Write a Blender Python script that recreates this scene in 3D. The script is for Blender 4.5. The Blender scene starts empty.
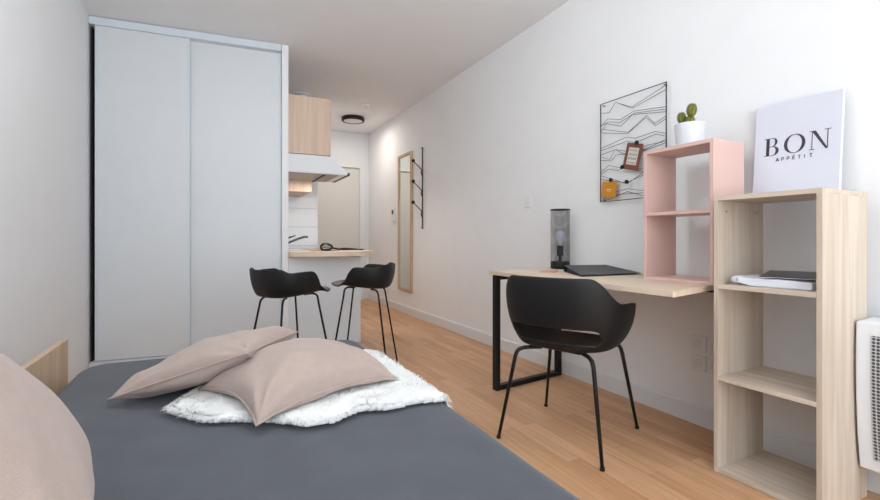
import bpy, bmesh, math, random
from mathutils import Vector, Matrix, noise
random.seed(7)
PI = math.pi
SC = bpy.context.scene
COL = SC.collection

# ------------------------------------------------------------------ camera, light, exposure
cam_data = bpy.data.cameras.new('camera')
cam = bpy.data.objects.new('camera', cam_data); COL.objects.link(cam)
cam_data.sensor_fit = 'HORIZONTAL'; cam_data.sensor_width = 36
cam_data.lens = 36 * 450 / 880
cam_data.shift_y = -(250 - 239.7) / 880
cam_data.clip_start = 0.02
cam.location = (0, 0, 0.95)
YAW = math.atan(228 / 450)
cam.rotation_euler = (PI / 2, 0, -YAW)
SC.camera = cam

SC.view_settings.view_transform = 'Standard'
SC.view_settings.look = 'None'
SC.view_settings.gamma = 1
SC.view_settings.use_curve_mapping = False
SC.view_settings.exposure = 0.09

world = bpy.data.worlds.new('sky'); SC.world = world
world.use_nodes = True
bg = world.node_tree.nodes['Background']
bg.inputs[0].default_value = (0.88, 0.94, 1.0, 1); bg.inputs[1].default_value = 1.5

def area(name, loc, rot, sx, sy, power, color):
    l = bpy.data.lights.new(name, 'AREA'); l.shape = 'RECTANGLE'; l.size = sx; l.size_y = sy
    l.energy = power; l.color = color
    o = bpy.data.objects.new(name, l); COL.objects.link(o); o.location = loc; o.rotation_euler = rot
    return o
# daylight through the wide window behind the camera
area('window_daylight', (0.55, -3.46, 1.25), (math.radians(103), 0, 0), 2.6, 2.1, 32, (0.74, 0.89, 1.0))
# added uplight at the window, makes the unseen ceiling a soft source
area('window_uplight_fill', (0.25, -3.0, 0.7), (math.radians(178), 0, 0), 1.9, 1.4, 165, (0.77, 0.905, 1.0))
# added fill light above the frame, brightens the middle of the room
ll = bpy.data.lights.new('room_fill_lamp', 'POINT'); ll.energy = 18; ll.color = (0.86, 0.94, 1.0); ll.shadow_soft_size = 0.15
llo = bpy.data.objects.new('room_fill_lamp', ll); COL.objects.link(llo); llo.location = (0.35, 1.8, 2.36)

# ------------------------------------------------------------------ materials
def lin(c):
    return tuple(((v / 255 + 0.055) / 1.055) ** 2.4 if v / 255 > 0.04045 else v / 255 / 12.92 for v in c)
def mat(name, rgb, rough=0.6, metal=0.0, bump=0.0, bscale=60, var=0.0, vscale=6, emis=None, sheen=0.0, spec=None):
    m = bpy.data.materials.new(name); m.use_nodes = True
    nt = m.node_tree; b = nt.nodes['Principled BSDF']
    b.inputs['Roughness'].default_value = rough; b.inputs['Metallic'].default_value = metal
    if spec is not None: b.inputs['Specular IOR Level'].default_value = spec
    c = lin(rgb)
    tc = nt.nodes.new('ShaderNodeTexCoord')
    n = nt.nodes.new('ShaderNodeTexNoise'); n.inputs['Scale'].default_value = vscale; n.inputs['Detail'].default_value = 3
    nt.links.new(tc.outputs['Object'], n.inputs['Vector'])
    r = nt.nodes.new('ShaderNodeValToRGB')
    v = max(var, 0.01)
    r.color_ramp.elements[0].position = 0.3; r.color_ramp.elements[1].position = 0.7
    r.color_ramp.elements[0].color = (*[x * (1 - v) for x in c], 1)
    r.color_ramp.elements[1].color = (*[min(1, x * (1 + v)) for x in c], 1)
    nt.links.new(n.outputs['Fac'], r.inputs['Fac']); nt.links.new(r.outputs['Color'], b.inputs['Base Color'])
    if bump:
        n2 = nt.nodes.new('ShaderNodeTexNoise'); n2.inputs['Scale'].default_value = bscale; n2.inputs['Detail'].default_value = 4
        nt.links.new(tc.outputs['Object'], n2.inputs['Vector'])
        bp = nt.nodes.new('ShaderNodeBump'); bp.inputs['Strength'].default_value = bump; bp.inputs['Distance'].default_value = 0.002
        nt.links.new(n2.outputs['Fac'], bp.inputs['Height']); nt.links.new(bp.outputs['Normal'], b.inputs['Normal'])
    if sheen: b.inputs['Sheen Weight'].default_value = sheen
    if emis:
        b.inputs['Emission Color'].default_value = (*c, 1); b.inputs['Emission Strength'].default_value = emis
    return m
def wood(name, c1, c2, axis, rough=0.55, scale=1.0):
    m = bpy.data.materials.new(name); m.use_nodes = True
    nt = m.node_tree; b = nt.nodes['Principled BSDF']; b.inputs['Roughness'].default_value = rough
    tc = nt.nodes.new('ShaderNodeTexCoord'); mp = nt.nodes.new('ShaderNodeMapping')
    s = [38 * scale] * 3; s[axis] = 1.6 * scale
    mp.inputs['Scale'].default_value = s
    nt.links.new(tc.outputs['Object'], mp.inputs['Vector'])
    n = nt.nodes.new('ShaderNodeTexNoise'); n.inputs['Scale'].default_value = 1.0; n.inputs['Detail'].default_value = 5; n.inputs['Distortion'].default_value = 0.6
    nt.links.new(mp.outputs['Vector'], n.inputs['Vector'])
    mp2 = nt.nodes.new('ShaderNodeMapping'); s2 = [9 * scale] * 3; s2[axis] = 0.6 * scale; mp2.inputs['Scale'].default_value = s2
    nt.links.new(tc.outputs['Object'], mp2.inputs['Vector'])
    n2 = nt.nodes.new('ShaderNodeTexNoise'); n2.inputs['Scale'].default_value = 1.0; n2.inputs['Detail'].default_value = 2
    nt.links.new(mp2.outputs['Vector'], n2.inputs['Vector'])
    ad = nt.nodes.new('ShaderNodeMath'); ad.operation = 'MULTIPLY_ADD'; ad.inputs[1].default_value = 0.5
    ml = nt.nodes.new('ShaderNodeMath'); ml.operation = 'MULTIPLY'; ml.inputs[1].default_value = 0.5
    nt.links.new(n2.outputs['Fac'], ml.inputs[0]); nt.links.new(n.outputs['Fac'], ad.inputs[0]); nt.links.new(ml.outputs[0], ad.inputs[2])
    r = nt.nodes.new('ShaderNodeValToRGB'); r.color_ramp.elements[0].position = 0.36; r.color_ramp.elements[1].position = 0.62
    r.color_ramp.elements[0].color = (*lin(c2), 1); r.color_ramp.elements[1].color = (*lin(c1), 1)
    nt.links.new(ad.outputs[0], r.inputs['Fac']); nt.links.new(r.outputs['Color'], b.inputs['Base Color'])
    return m
def floor_material():
    m = bpy.data.materials.new('oak_floorboards'); m.use_nodes = True
    nt = m.node_tree; b = nt.nodes['Principled BSDF']; b.inputs['Roughness'].default_value = 0.42
    tc = nt.nodes.new('ShaderNodeTexCoord'); mp = nt.nodes.new('ShaderNodeMapping')
    mp.inputs['Rotation'].default_value = (0, 0, PI / 2)
    nt.links.new(tc.outputs['Object'], mp.inputs['Vector'])
    br = nt.nodes.new('ShaderNodeTexBrick'); br.offset = 0.37; br.offset_frequency = 2
    br.inputs['Scale'].default_value = 1.0; br.inputs['Brick Width'].default_value = 0.62; br.inputs['Row Height'].default_value = 0.068
    br.inputs['Mortar Size'].default_value = 0.0006; br.inputs['Mortar Smooth'].default_value = 0.1; br.inputs['Bias'].default_value = 0.0
    br.inputs['Color1'].default_value = (*lin((230, 182, 140)), 1); br.inputs['Color2'].default_value = (*lin((208, 156, 114)), 1)
    br.inputs['Mortar'].default_value = (*lin((180, 130, 94)), 1)
    nt.links.new(mp.outputs['Vector'], br.inputs['Vector'])
    mp2 = nt.nodes.new('ShaderNodeMapping'); mp2.inputs['Scale'].default_value = (45, 2.2, 10)
    nt.links.new(tc.outputs['Object'], mp2.inputs['Vector'])
    n = nt.nodes.new('ShaderNodeTexNoise'); n.inputs['Scale'].default_value = 1; n.inputs['Detail'].default_value = 5; n.inputs['Distortion'].default_value = 0.8
    nt.links.new(mp2.outputs['Vector'], n.inputs['Vector'])
    r = nt.nodes.new('ShaderNodeValToRGB'); r.color_ramp.elements[0].position = 0.3; r.color_ramp.elements[1].position = 0.7
    r.color_ramp.elements[0].color = (0.78, 0.76, 0.74, 1); r.color_ramp.elements[1].color = (1.08, 1.08, 1.08, 1)
    nt.links.new(n.outputs['Fac'], r.inputs['Fac'])
    mx = nt.nodes.new('ShaderNodeMix'); mx.data_type = 'RGBA'; mx.blend_type = 'MULTIPLY'; mx.inputs[0].default_value = 0.8
    nt.links.new(br.outputs['Color'], mx.inputs[6]); nt.links.new(r.outputs['Color'], mx.inputs[7])
    nt.links.new(mx.outputs[2], b.inputs['Base Color'])
    return m
def perforated(name, base, hole, pitch, radius):
    # small round holes in a square grid over the object's Y / Z plane
    m = bpy.data.materials.new(name); m.use_nodes = True
    nt = m.node_tree; b = nt.nodes['Principled BSDF']; b.inputs['Roughness'].default_value = 0.5
    tc = nt.nodes.new('ShaderNodeTexCoord')
    vm = nt.nodes.new('ShaderNodeVectorMath'); vm.operation = 'MULTIPLY'; vm.inputs[1].default_value = (0, 1 / pitch, 1 / pitch)
    fr = nt.nodes.new('ShaderNodeVectorMath'); fr.operation = 'FRACTION'
    sb = nt.nodes.new('ShaderNodeVectorMath'); sb.operation = 'SUBTRACT'; sb.inputs[1].default_value = (0, 0.5, 0.5)
    ln = nt.nodes.new('ShaderNodeVectorMath'); ln.operation = 'LENGTH'
    lt = nt.nodes.new('ShaderNodeMath'); lt.operation = 'LESS_THAN'; lt.inputs[1].default_value = radius
    mx = nt.nodes.new('ShaderNodeMix'); mx.data_type = 'RGBA'
    mx.inputs[6].default_value = (*lin(base), 1); mx.inputs[7].default_value = (*lin(hole), 1)
    nt.links.new(tc.outputs['Object'], vm.inputs[0]); nt.links.new(vm.outputs[0], fr.inputs[0])
    nt.links.new(fr.outputs[0], sb.inputs[0]); nt.links.new(sb.outputs[0], ln.inputs[0])
    nt.links.new(ln.outputs['Value'], lt.inputs[0]); nt.links.new(lt.outputs[0], mx.inputs[0])
    nt.links.new(mx.outputs[2], b.inputs['Base Color'])
    return m
def mesh_shade_material():
    # woven wire: solid dark threads, see-through openings
    m = bpy.data.materials.new('black_wire_mesh'); m.use_nodes = True
    nt = m.node_tree; b = nt.nodes['Principled BSDF']; b.inputs['Roughness'].default_value = 0.45
    b.inputs['Base Color'].default_value = (0.02, 0.02, 0.022, 1)
    uv = nt.nodes.new('ShaderNodeUVMap')
    vm = nt.nodes.new('ShaderNodeVectorMath'); vm.operation = 'MULTIPLY'; vm.inputs[1].default_value = (150, 150, 0)
    fr = nt.nodes.new('ShaderNodeVectorMath'); fr.operation = 'FRACTION'
    sp = nt.nodes.new('ShaderNodeSeparateXYZ')
    mn = nt.nodes.new('ShaderNodeMath'); mn.operation = 'MINIMUM'
    lt = nt.nodes.new('ShaderNodeMath'); lt.operation = 'LESS_THAN'; lt.inputs[1].default_value = 0.2
    nt.links.new(uv.outputs[0], vm.inputs[0]); nt.links.new(vm.outputs[0], fr.inputs[0]); nt.links.new(fr.outputs[0], sp.inputs[0])
    nt.links.new(sp.outputs[0], mn.inputs[0]); nt.links.new(sp.outputs[1], mn.inputs[1]); nt.links.new(mn.outputs[0], lt.inputs[0])
    nt.links.new(lt.outputs[0], b.inputs['Alpha'])
    return m

M = {}
M['wall'] = mat('white_wall_paint', (246, 245, 245), 0.85, bump=0.05, bscale=180)
M['ceiling'] = mat('white_ceiling_paint', (246, 245, 245), 0.9)
M['trim'] = mat('white_satin_trim', (235, 235, 236), 0.5)
M['door'] = mat('pale_door_paint', (226, 222, 216), 0.55)
M['floor'] = floor_material()
M['ward'] = mat('white_laminate', (226, 228, 230), 0.4)
M['rail'] = mat('pale_lacquered_rail', (222, 228, 234), 0.35)
M['dark'] = mat('shade_dark_interior', (40, 38, 36), 0.9)  # shade of the unlit wardrobe gap, put into the carcass colour
for a, k in enumerate('xyz'):
    M['oak_' + k] = wood('pale_oak_board_' + k, (220, 205, 188), (196, 176, 156), a)
    M['desk_' + k] = wood('whitened_oak_top_' + k, (236, 216, 194), (222, 198, 172), a, 0.5)
M['kit_z'] = wood('kitchen_oak_front', (233, 206, 184), (218, 188, 164), 2)
M['pink'] = mat('dusty_pink_paint', (224, 188, 177), 0.55, bump=0.1, bscale=40)
M['black'] = mat('matt_black_plastic', (24, 24, 25), 0.5, spec=0.35)
M['blackmetal'] = mat('black_powder_coat', (20, 20, 21), 0.45, spec=0.35)
M['white'] = mat('glossy_white', (240, 240, 242), 0.3)
M['plastic'] = mat('white_plastic', (238, 238, 238), 0.4)
M['rad'] = mat('radiator_enamel', (238, 241, 246), 0.35)
M['grille'] = perforated('perforated_grille', (196, 198, 202), (70, 72, 78), 0.012, 0.40)
M['steel'] = mat('brushed_steel', (176, 176, 178), 0.3, 1.0)
M['darksteel'] = mat('dark_steel', (84, 86, 90), 0.35, 0.8)
M['mirror'] = mat('mirror_glass', (238, 242, 236), 0.02, 1.0)
M['spread'] = mat('grey_bedspread', (80, 83, 90), 0.9, bump=0.5, bscale=300, var=0.09, vscale=9, sheen=0.15)
M['mattress'] = mat('white_mattress_ticking', (225, 225, 222), 0.85)
M['pillow'] = mat('dusty_rose_linen', (184, 163, 153), 0.95, bump=0.7, bscale=260, var=0.03, vscale=40, sheen=0.2)
M['fur'] = mat('white_faux_fur', (250, 249, 246), 0.95, var=0.02, vscale=30)
M['binder'] = mat('charcoal_card', (76, 78, 80), 0.6, bump=0.3, bscale=120)
M['kraft'] = mat('tan_cork', (214, 170, 138), 0.8)
M['orange'] = mat('ochre_paper', (214, 142, 44), 0.8)
M['brown'] = mat('brown_paper', (128, 78, 66), 0.85)
M['cream'] = mat('cream_paper', (222, 214, 202), 0.85)
M['ink'] = mat('dark_ink', (66, 62, 70), 0.8)
M['paper'] = mat('white_paper', (228, 230, 240), 0.6)
M['mag'] = mat('black_glossy_cover', (52, 44, 40), 0.3)
M['canvas'] = mat('pale_lilac_print', (221, 222, 233), 0.75)
M['pot'] = mat('white_ceramic', (228, 229, 234), 0.35)
M['soil'] = mat('dark_soil', (70, 54, 42), 0.95)
M['cactus'] = mat('yellow_green_cactus', (118, 120, 46), 0.7, var=0.2, vscale=60)
M['spine'] = mat('cactus_rib', (74, 66, 36), 0.8)
M['bulb'] = mat('frosted_bulb', (225, 230, 248), 0.3)
M['tile'] = None
def tile_material():
    m = bpy.data.materials.new('white_wall_tiles'); m.use_nodes = True
    nt = m.node_tree; b = nt.nodes['Principled BSDF']; b.inputs['Roughness'].default_value = 0.3
    tc = nt.nodes.new('ShaderNodeTexCoord'); mp = nt.nodes.new('ShaderNodeMapping'); mp.inputs['Rotation'].default_value = (PI / 2, 0, 0)
    br = nt.nodes.new('ShaderNodeTexBrick'); br.offset = 0.0
    br.inputs['Scale'].default_value = 1; br.inputs['Brick Width'].default_value = 0.6; br.inputs['Row Height'].default_value = 0.22
    br.inputs['Mortar Size'].default_value = 0.003
    br.inputs['Color1'].default_value = (*lin((240, 241, 243)), 1); br.inputs['Color2'].default_value = (*lin((238, 239, 241)), 1)
    br.inputs['Mortar'].default_value = (*lin((196, 196, 198)), 1)
    nt.links.new(tc.outputs['Object'], mp.inputs['Vector']); nt.links.new(mp.outputs['Vector'], br.inputs['Vector'])
    nt.links.new(br.outputs['Color'], b.inputs['Base Color'])
    return m
M['tile'] = tile_material()
M['mesh'] = mesh_shade_material()
M['glow'] = mat('opal_diffuser', (236, 228, 222), 0.4)

# ------------------------------------------------------------------ mesh helpers
def box(bm, x0, x1, y0, y1, z0, z1, mtx=None):
    r = bmesh.ops.create_cube(bm, size=1)
    vs = r['verts']
    for v in vs:
        v.co = Vector(((x0 + x1) / 2 + v.co.x * (x1 - x0), (y0 + y1) / 2 + v.co.y * (y1 - y0), (z0 + z1) / 2 + v.co.z * (z1 - z0)))
        if mtx: v.co = mtx @ v.co
    return vs
def prism(bm, pts, axis, a0, a1):
    """extrude a 2D polygon along axis (0,1,2); pts are the other two coords in order"""
    def P(p, a):
        if axis == 0: return Vector((a, p[0], p[1]))
        if axis == 1: return Vector((p[0], a, p[1]))
        return Vector((p[0], p[1], a))
    v0 = [bm.verts.new(P(p, a0)) for p in pts]; v1 = [bm.verts.new(P(p, a1)) for p in pts]
    n = len(pts)
    bm.faces.new(v0); bm.faces.new(v1[::-1])
    for i in range(n): bm.faces.new((v0[i], v1[i], v1[(i + 1) % n], v0[(i + 1) % n]))
def tube(bm, path, rad, seg=10, cap=True, closed=False):
    path = [Vector(p) for p in path]; n = len(path)
    rads = rad if isinstance(rad, (list, tuple)) else [rad] * n
    rings = []; prev = None
    for i, p in enumerate(path):
        if closed: t = path[(i + 1) % n] - path[(i - 1) % n]
        else: t = path[min(i + 1, n - 1)] - path[max(i - 1, 0)]
        if t.length < 1e-9: t = Vector((0, 0, 1))
        t.normalize()
        if prev is None:
            u = t.cross(Vector((0, 0, 1)))
            if u.length < 0.05: u = t.cross(Vector((0, 1, 0)))
        else: u = prev - t * prev.dot(t)
        u.normalize(); prev = u; w = t.cross(u)
        rings.append([bm.verts.new(p + (u * math.cos(2 * PI * k / seg) + w * math.sin(2 * PI * k / seg)) * rads[i]) for k in range(seg)])
    m = n if closed else n - 1
    for i in range(m):
        a, b = rings[i], rings[(i + 1) % n]
        for k in range(seg): bm.faces.new((a[k], a[(k + 1) % seg], b[(k + 1) % seg], b[k]))
    if cap and not closed:
        bm.faces.new(rings[0][::-1]); bm.faces.new(rings[-1])
def smooth_path(pts, k=5):
    pts = [Vector(p) for p in pts]; out = []
    for i in range(len(pts) - 1):
        p0 = pts[max(i - 1, 0)]; p1 = pts[i]; p2 = pts[i + 1]; p3 = pts[min(i + 2, len(pts) - 1)]
        for j in range(k):
            t = j / k
            out.append(0.5 * ((2 * p1) + (p2 - p0) * t + (2 * p0 - 5 * p1 + 4 * p2 - p3) * t * t + (3 * p1 - p0 - 3 * p2 + p3) * t ** 3))
    out.append(pts[-1]); return out
def lathe(bm, prof, seg=40, c=(0, 0, 0), cap=True):
    c = Vector(c); rings = []
    for r, z in prof:
        rings.append([bm.verts.new(c + Vector((max(r, 1e-5) * math.cos(2 * PI * k / seg), max(r, 1e-5) * math.sin(2 * PI * k / seg), z))) for k in range(seg)])
    for a, b in zip(rings, rings[1:]):
        for k in range(seg): bm.faces.new((a[k], a[(k + 1) % seg], b[(k + 1) % seg], b[k]))
    if cap: bm.faces.new(rings[0][::-1]); bm.faces.new(rings[-1])
def obj(name, bm, m, parent=None, smooth=False, bevel=0.0, bseg=2, label=None, weighted=False):
    bmesh.ops.recalc_face_normals(bm, faces=bm.faces)
    me = bpy.data.meshes.new(name); bm.to_mesh(me); bm.free()
    if m: me.materials.append(m)
    for p in me.polygons: p.use_smooth = smooth
    o = bpy.data.objects.new(name, me); COL.objects.link(o)
    if parent: o.parent = parent
    if bevel:
        md = o.modifiers.new('bevel', 'BEVEL'); md.width = bevel; md.segments = bseg; md.limit_method = 'ANGLE'; md.angle_limit = math.radians(40)
    if label: o['label'] = label
    return o
def thing(name, label, cat, loc=(0, 0, 0), rz=0, group=None):
    o = bpy.data.objects.new(name, None); COL.objects.link(o); o.empty_display_size = 0.05
    o.location = loc; o.rotation_euler = (0, 0, rz); o['label'] = label; o['category'] = cat
    if group: o['group'] = group
    return o
def tag(o, label, cat, group=None):
    o['label'] = label; o['category'] = cat
    if group: o['group'] = group
    return o
def struct(name, bm, m, parent=None, **k):
    o = obj(name, bm, m, parent, **k)
    if not parent: o['kind'] = 'structure'
    return o
def B(*a, **k):
    bm = bmesh.new(); box(bm, *a, **k); return bm

# ------------------------------------------------------------------ room shell
RX, LX, YB, YF, CH = 2.235, -0.823, -3.3, 6.93, 2.626
T = 0.12
struct('floor', B(LX - T, RX + T, YB - T, YF + T, -0.1, 0), M['floor'])
struct('ceiling', B(LX - T, RX + T, YB - T, YF + T, CH, CH + 0.1), M['ceiling'])
struct('wall_right', B(RX, RX + T, YB - T, YF + T, 0, CH), M['wall'])
struct('wall_left', B(LX - T, LX, YB - T, YF + T, 0, CH), M['wall'])
# wall behind the camera with its wide window opening
bm = bmesh.new(); WX0, WX1, WZ0, WZ1 = -0.72, 2.13, 0.15, 2.45
box(bm, LX, WX0, YB - T, YB, 0, CH); box(bm, WX1, RX, YB - T, YB, 0, CH)
box(bm, WX0, WX1, YB - T, YB, 0, WZ0); box(bm, WX0, WX1, YB - T, YB, WZ1, CH)
struct('wall_back', bm, M['wall'])
bm = bmesh.new()
for x0, x1 in ((WX0, WX0 + 0.05), ((WX0 + WX1) / 2 - 0.04, (WX0 + WX1) / 2 + 0.04), (WX1 - 0.05, WX1)): box(bm, x0, x1, YB - 0.08, YB - 0.03, WZ0, WZ1)
box(bm, WX0 + 0.05, WX1 - 0.05, YB - 0.08, YB - 0.03, WZ0, WZ0 + 0.05); box(bm, WX0 + 0.05, WX1 - 0.05, YB - 0.08, YB - 0.03, WZ1 - 0.05, WZ1)
struct('window_1', bm, M['trim'])
# kitchen partition behind the wardrobe; its bare end stands beside the wardrobe
struct('wall_kitchen', B(0.536, 0.590, 4.065, 5.50, 0, CH), M['wall'])
struct('wall_bathroom', B(LX, 1.134, 5.50, YF, 0, CH), M['wall'])
bm = bmesh.new()
box(bm, 1.134, 1.20, YF, YF + T, 0, CH); box(bm, 2.10, RX, YF, YF + T, 0, CH); box(bm, 1.20, 2.10, YF, YF + T, 2.09, CH); box(bm, LX, 1.134, YF, YF + T, 0, CH)
box(bm, 1.134, RX, YF + T, YF + T + 0.02, 0, CH)
struct('wall_far', bm, M['wall'])
d = struct('door_1', B(1.22, 2.085, YF + 0.01, YF + 0.05, 0.005, 2.075), M['door'], bevel=0.002)
bm = bmesh.new(); tube(bm, [(1.30, YF + 0.01, 1.0), (1.30, YF - 0.045, 1.0), (1.41, YF - 0.045, 1.0)], 0.009)
obj('door_handle', bm, M['steel'], d, smooth=True)
bm = bmesh.new()
box(bm, 1.136, 1.22, YF - 0.025, YF + 0.02, 0, CH - 0.002); box(bm, 2.085, 2.20, YF - 0.025, YF + 0.02, 0, CH - 0.002); box(bm, 1.22, 2.085, YF - 0.025, YF + 0.02, 2.08, CH - 0.002)
struct('trim_1', bm, M['trim'], bevel=0.002)
# baseboards
bm = bmesh.new(); prism(bm, [(RX, 0), (RX - 0.014, 0), (RX - 0.014, 0.092), (RX - 0.009, 0.1), (RX, 0.1)], 1, YB, YF - 0.03)
struct('baseboard_right', bm, M['trim'])
struct('baseboard_hall', B(1.134, 1.148, 5.50, YF - 0.03, 0, 0.1), M['trim'])

# ------------------------------------------------------------------ wardrobe (very slightly out of square, as seen)
WP0 = Vector((LX, 4.195, 0)); WP1 = Vector((0.534, 4.064, 0))
wl = (WP1 - WP0).length; wa = math.atan2(WP1.y - WP0.y, WP1.x - WP0.x)
W = thing('sliding_wardrobe', 'tall white built-in wardrobe with two sliding doors, beside the kitchen corner', 'wardrobe', (WP0.x + 0.003, WP0.y, 0), wa)
wl -= 0.006
obj('top_rail', B(0, wl, -0.02, 0.085, CH - 0.062, CH - 0.004), M['rail'], W, bevel=0.002)
obj('bottom_rail', B(0, wl, -0.01, 0.085, 0.0, 0.03), M['rail'], W, bevel=0.002)
def sliding_door(x0, x1, y):
    dd = obj('door', B(x0 + 0.012, x1 - 0.012, y, y + 0.022, 0.035, CH - 0.058), M['ward'], W, bevel=0.001)
    for a, b in ((x0, x0 + 0.014), (x1 - 0.014, x1)):
        bm = bmesh.new(); box(bm, a, b, y - 0.006, y + 0.028, 0.034, CH - 0.057)
        obj('door_stile', bm, M['rail'], dd, bevel=0.003)
sliding_door(0.033, 0.665, 0.005)
sliding_door(0.645, wl - 0.002, 0.045)
bm = bmesh.new(); box(bm, 0.0, 0.010, 0.03, 0.6, 0.03, CH - 0.07); box(bm, 0.0, wl - 0.05, 0.60, 0.615, 0.03, CH - 0.07); box(bm, wl - 0.07, wl - 0.055, 0.09, 0.6, 0.03, CH - 0.07)
obj('carcass', bm, M['dark'], W)

# ------------------------------------------------------------------ kitchenette
K = 'kitchen'
bb = thing('breakfast_bar', 'pale oak breakfast bar with rounded front on a white panel, behind the stools', 'bar counter', (0.59, 4.07, 0))
pts = []
for i in range(25):
    t = i / 24
    pts.append(None)
ctrl = [(0.002, -0.085), (0.12, -0.15), (0.28, -0.19), (0.45, -0.17), (0.64, -0.09), (0.765, 0.02), (0.825, 0.16), (0.815, 0.32)]
sp = smooth_path([(a, b, 0) for a, b in ctrl], 5)
poly = [(p.x, p.y) for p in sp] + [(0.66, 0.40), (0.002, 0.40)]
bm = bmesh.new(); prism(bm, poly, 2, 0.803, 0.845)
obj('counter_top', bm, M['desk_x'], bb, bevel=0.003)
obj('front_panel', B(0.002, 0.645, 0.0, 0.03, 0.0, 0.802), M['ward'], bb, bevel=0.001)
obj('side_panel', B(0.615, 0.645, 0.031, 0.22, 0.0, 0.802), M['ward'], bb, bevel=0.001)
kb = thing('kitchen_base_cabinet', 'low white kitchen cabinet row behind the breakfast bar', 'cabinet', (0.595, 4.48, 0))
obj('body', B(0, 0.58, 0, 1.01, 0.1, 0.80), M['ward'], kb, bevel=0.001)
obj('plinth', B(0, 0.53, 0, 1.01, 0.0, 0.098), M['trim'], kb)
for a in (0.003, 0.508):
    dd = obj('door', B(0.582, 0.598, a, a + 0.499, 0.11, 0.79), M['kit_z'], kb, bevel=0.001)
    bm = bmesh.new(); tube(bm, [(0.60, a + 0.15, 0.74), (0.62, a + 0.15, 0.74), (0.62, a + 0.35, 0.74), (0.60, a + 0.35, 0.74)], 0.005); obj('handle', bm, M['steel'], dd, smooth=True)
obj('worktop', B(0, 0.61, 0, 1.01, 0.802, 0.84), M['darksteel'], kb, bevel=0.002, label='grey worktop')
bm = bmesh.new(); box(bm, 0.07, 0.53, 0.10, 0.13, 0.841, 0.862); box(bm, 0.07, 0.53, 0.55, 0.58, 0.841, 0.862); box(bm, 0.07, 0.10, 0.13, 0.55, 0.841, 0.862); box(bm, 0.50, 0.53, 0.13, 0.55, 0.841, 0.862); box(bm, 0.1, 0.5, 0.13, 0.55, 0.841, 0.845)
obj('sink', bm, M['steel'], kb, bevel=0.003)
fc = thing('kitchen_tap', 'grey metal kitchen tap behind the left end of the breakfast bar', 'tap', (0.64, 4.70, 0.862))
bm = bmesh.new(); lathe(bm, [(0.028, 0), (0.028, 0.008), (0.02, 0.012), (0.02, 0.06)], 24); tube(bm, smooth_path([(0, 0, 0.035), (0.05, -0.01, 0.062), (0.13, -0.02, 0.095), (0.20, -0.03, 0.118), (0.225, -0.03, 0.112)], 4), 0.011, 12)
obj('spout', bm, M['darksteel'], fc, smooth=True)
bm = bmesh.new(); tube(bm, [(0, 0, 0.06), (0.02, 0, 0.1), (0.11, -0.01, 0.13)], [0.016, 0.012, 0.006], 12)
obj('lever', bm, M['darksteel'], fc, smooth=True)
# wall cupboards
for k, (ya, yb, z0, lab) in enumerate(((4.30, 4.90, 1.748, 'pale oak wall cupboard hanging directly above the white extractor hood'), (4.915, 5.49, 1.46, 'pale oak wall cupboard beyond the extractor hood, hanging lower'))):
    c = thing('wall_cupboard', lab, 'cupboard', (0.593, ya, z0))
    dx = 0.40 if k == 0 else 0.34
    obj('body', B(0, dx, 0, yb - ya, 0, 2.285 - z0), M['kit_z'], c, bevel=0.001)
    dd = obj('door', B(dx + 0.001, dx + 0.019, 0.002, yb - ya - 0.002, 0.002, 2.283 - z0), M['kit_z'], c, bevel=0.001)
h = thing('extractor_hood', 'white slanted extractor hood under the oak wall cupboard', 'extractor hood', (0.593, 4.30, 1.575))
bm = bmesh.new(); prism(bm, [(0.0, 0.0), (0.575, 0.0), (0.585, 0.022), (0.418, 0.168), (0.0, 0.168)], 1, 0.0, 0.60)
obj('casing', bm, M['white'], h, bevel=0.002)
hd = bpy.data.lights.new('hood_fill_light', 'AREA'); hd.shape = 'RECTANGLE'; hd.size = 0.3; hd.size_y = 0.12; hd.energy = 5; hd.color = (1.0, 0.94, 0.88)  # added fill under the hood, brightens worktop and hall
hdo = bpy.data.objects.new('hood_fill_light', hd); COL.objects.link(hdo); hdo.location = (0.593 + 0.45, 4.62, 1.560)
M['filter'] = mat('tan_grey_filter', (176, 164, 152), 0.5, 0.2)
obj('filter', B(0.04, 0.50, 0.03, 0.57, -0.006, -0.001), M['filter'], h)
bm = bmesh.new(); box(bm, 0.575, 0.605, 0.0, 0.60, -0.004, 0.024); obj('front_trim', bm, M['darksteel'], h, bevel=0.004)
bm = bmesh.new(); box(bm, 0.35, 0.37, 0.03, 0.57, -0.014, -0.007); obj('filter_latch', bm, M['blackmetal'], h)
tp = obj('tile_splashback', B(0.592, 1.132, 5.484, 5.498, 0.845, 1.455), M['tile'])
tag(tp, 'white tiled splashback at the far end of the kitchenette, behind the tap', 'tiles')

cb = obj('chopping_board', B(-0.13, 0.13, -0.06, 0.06, 0, 0.012), M['orange'], bevel=0.004)
cb.location = (0.95, 4.27, 0.8455); tag(cb, 'small honey-coloured board lying on the breakfast bar under black utensils', 'chopping board')
M['honey'] = mat('honey_wood', (222, 178, 122), 0.6); cb.data.materials[0] = M['honey']
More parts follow.
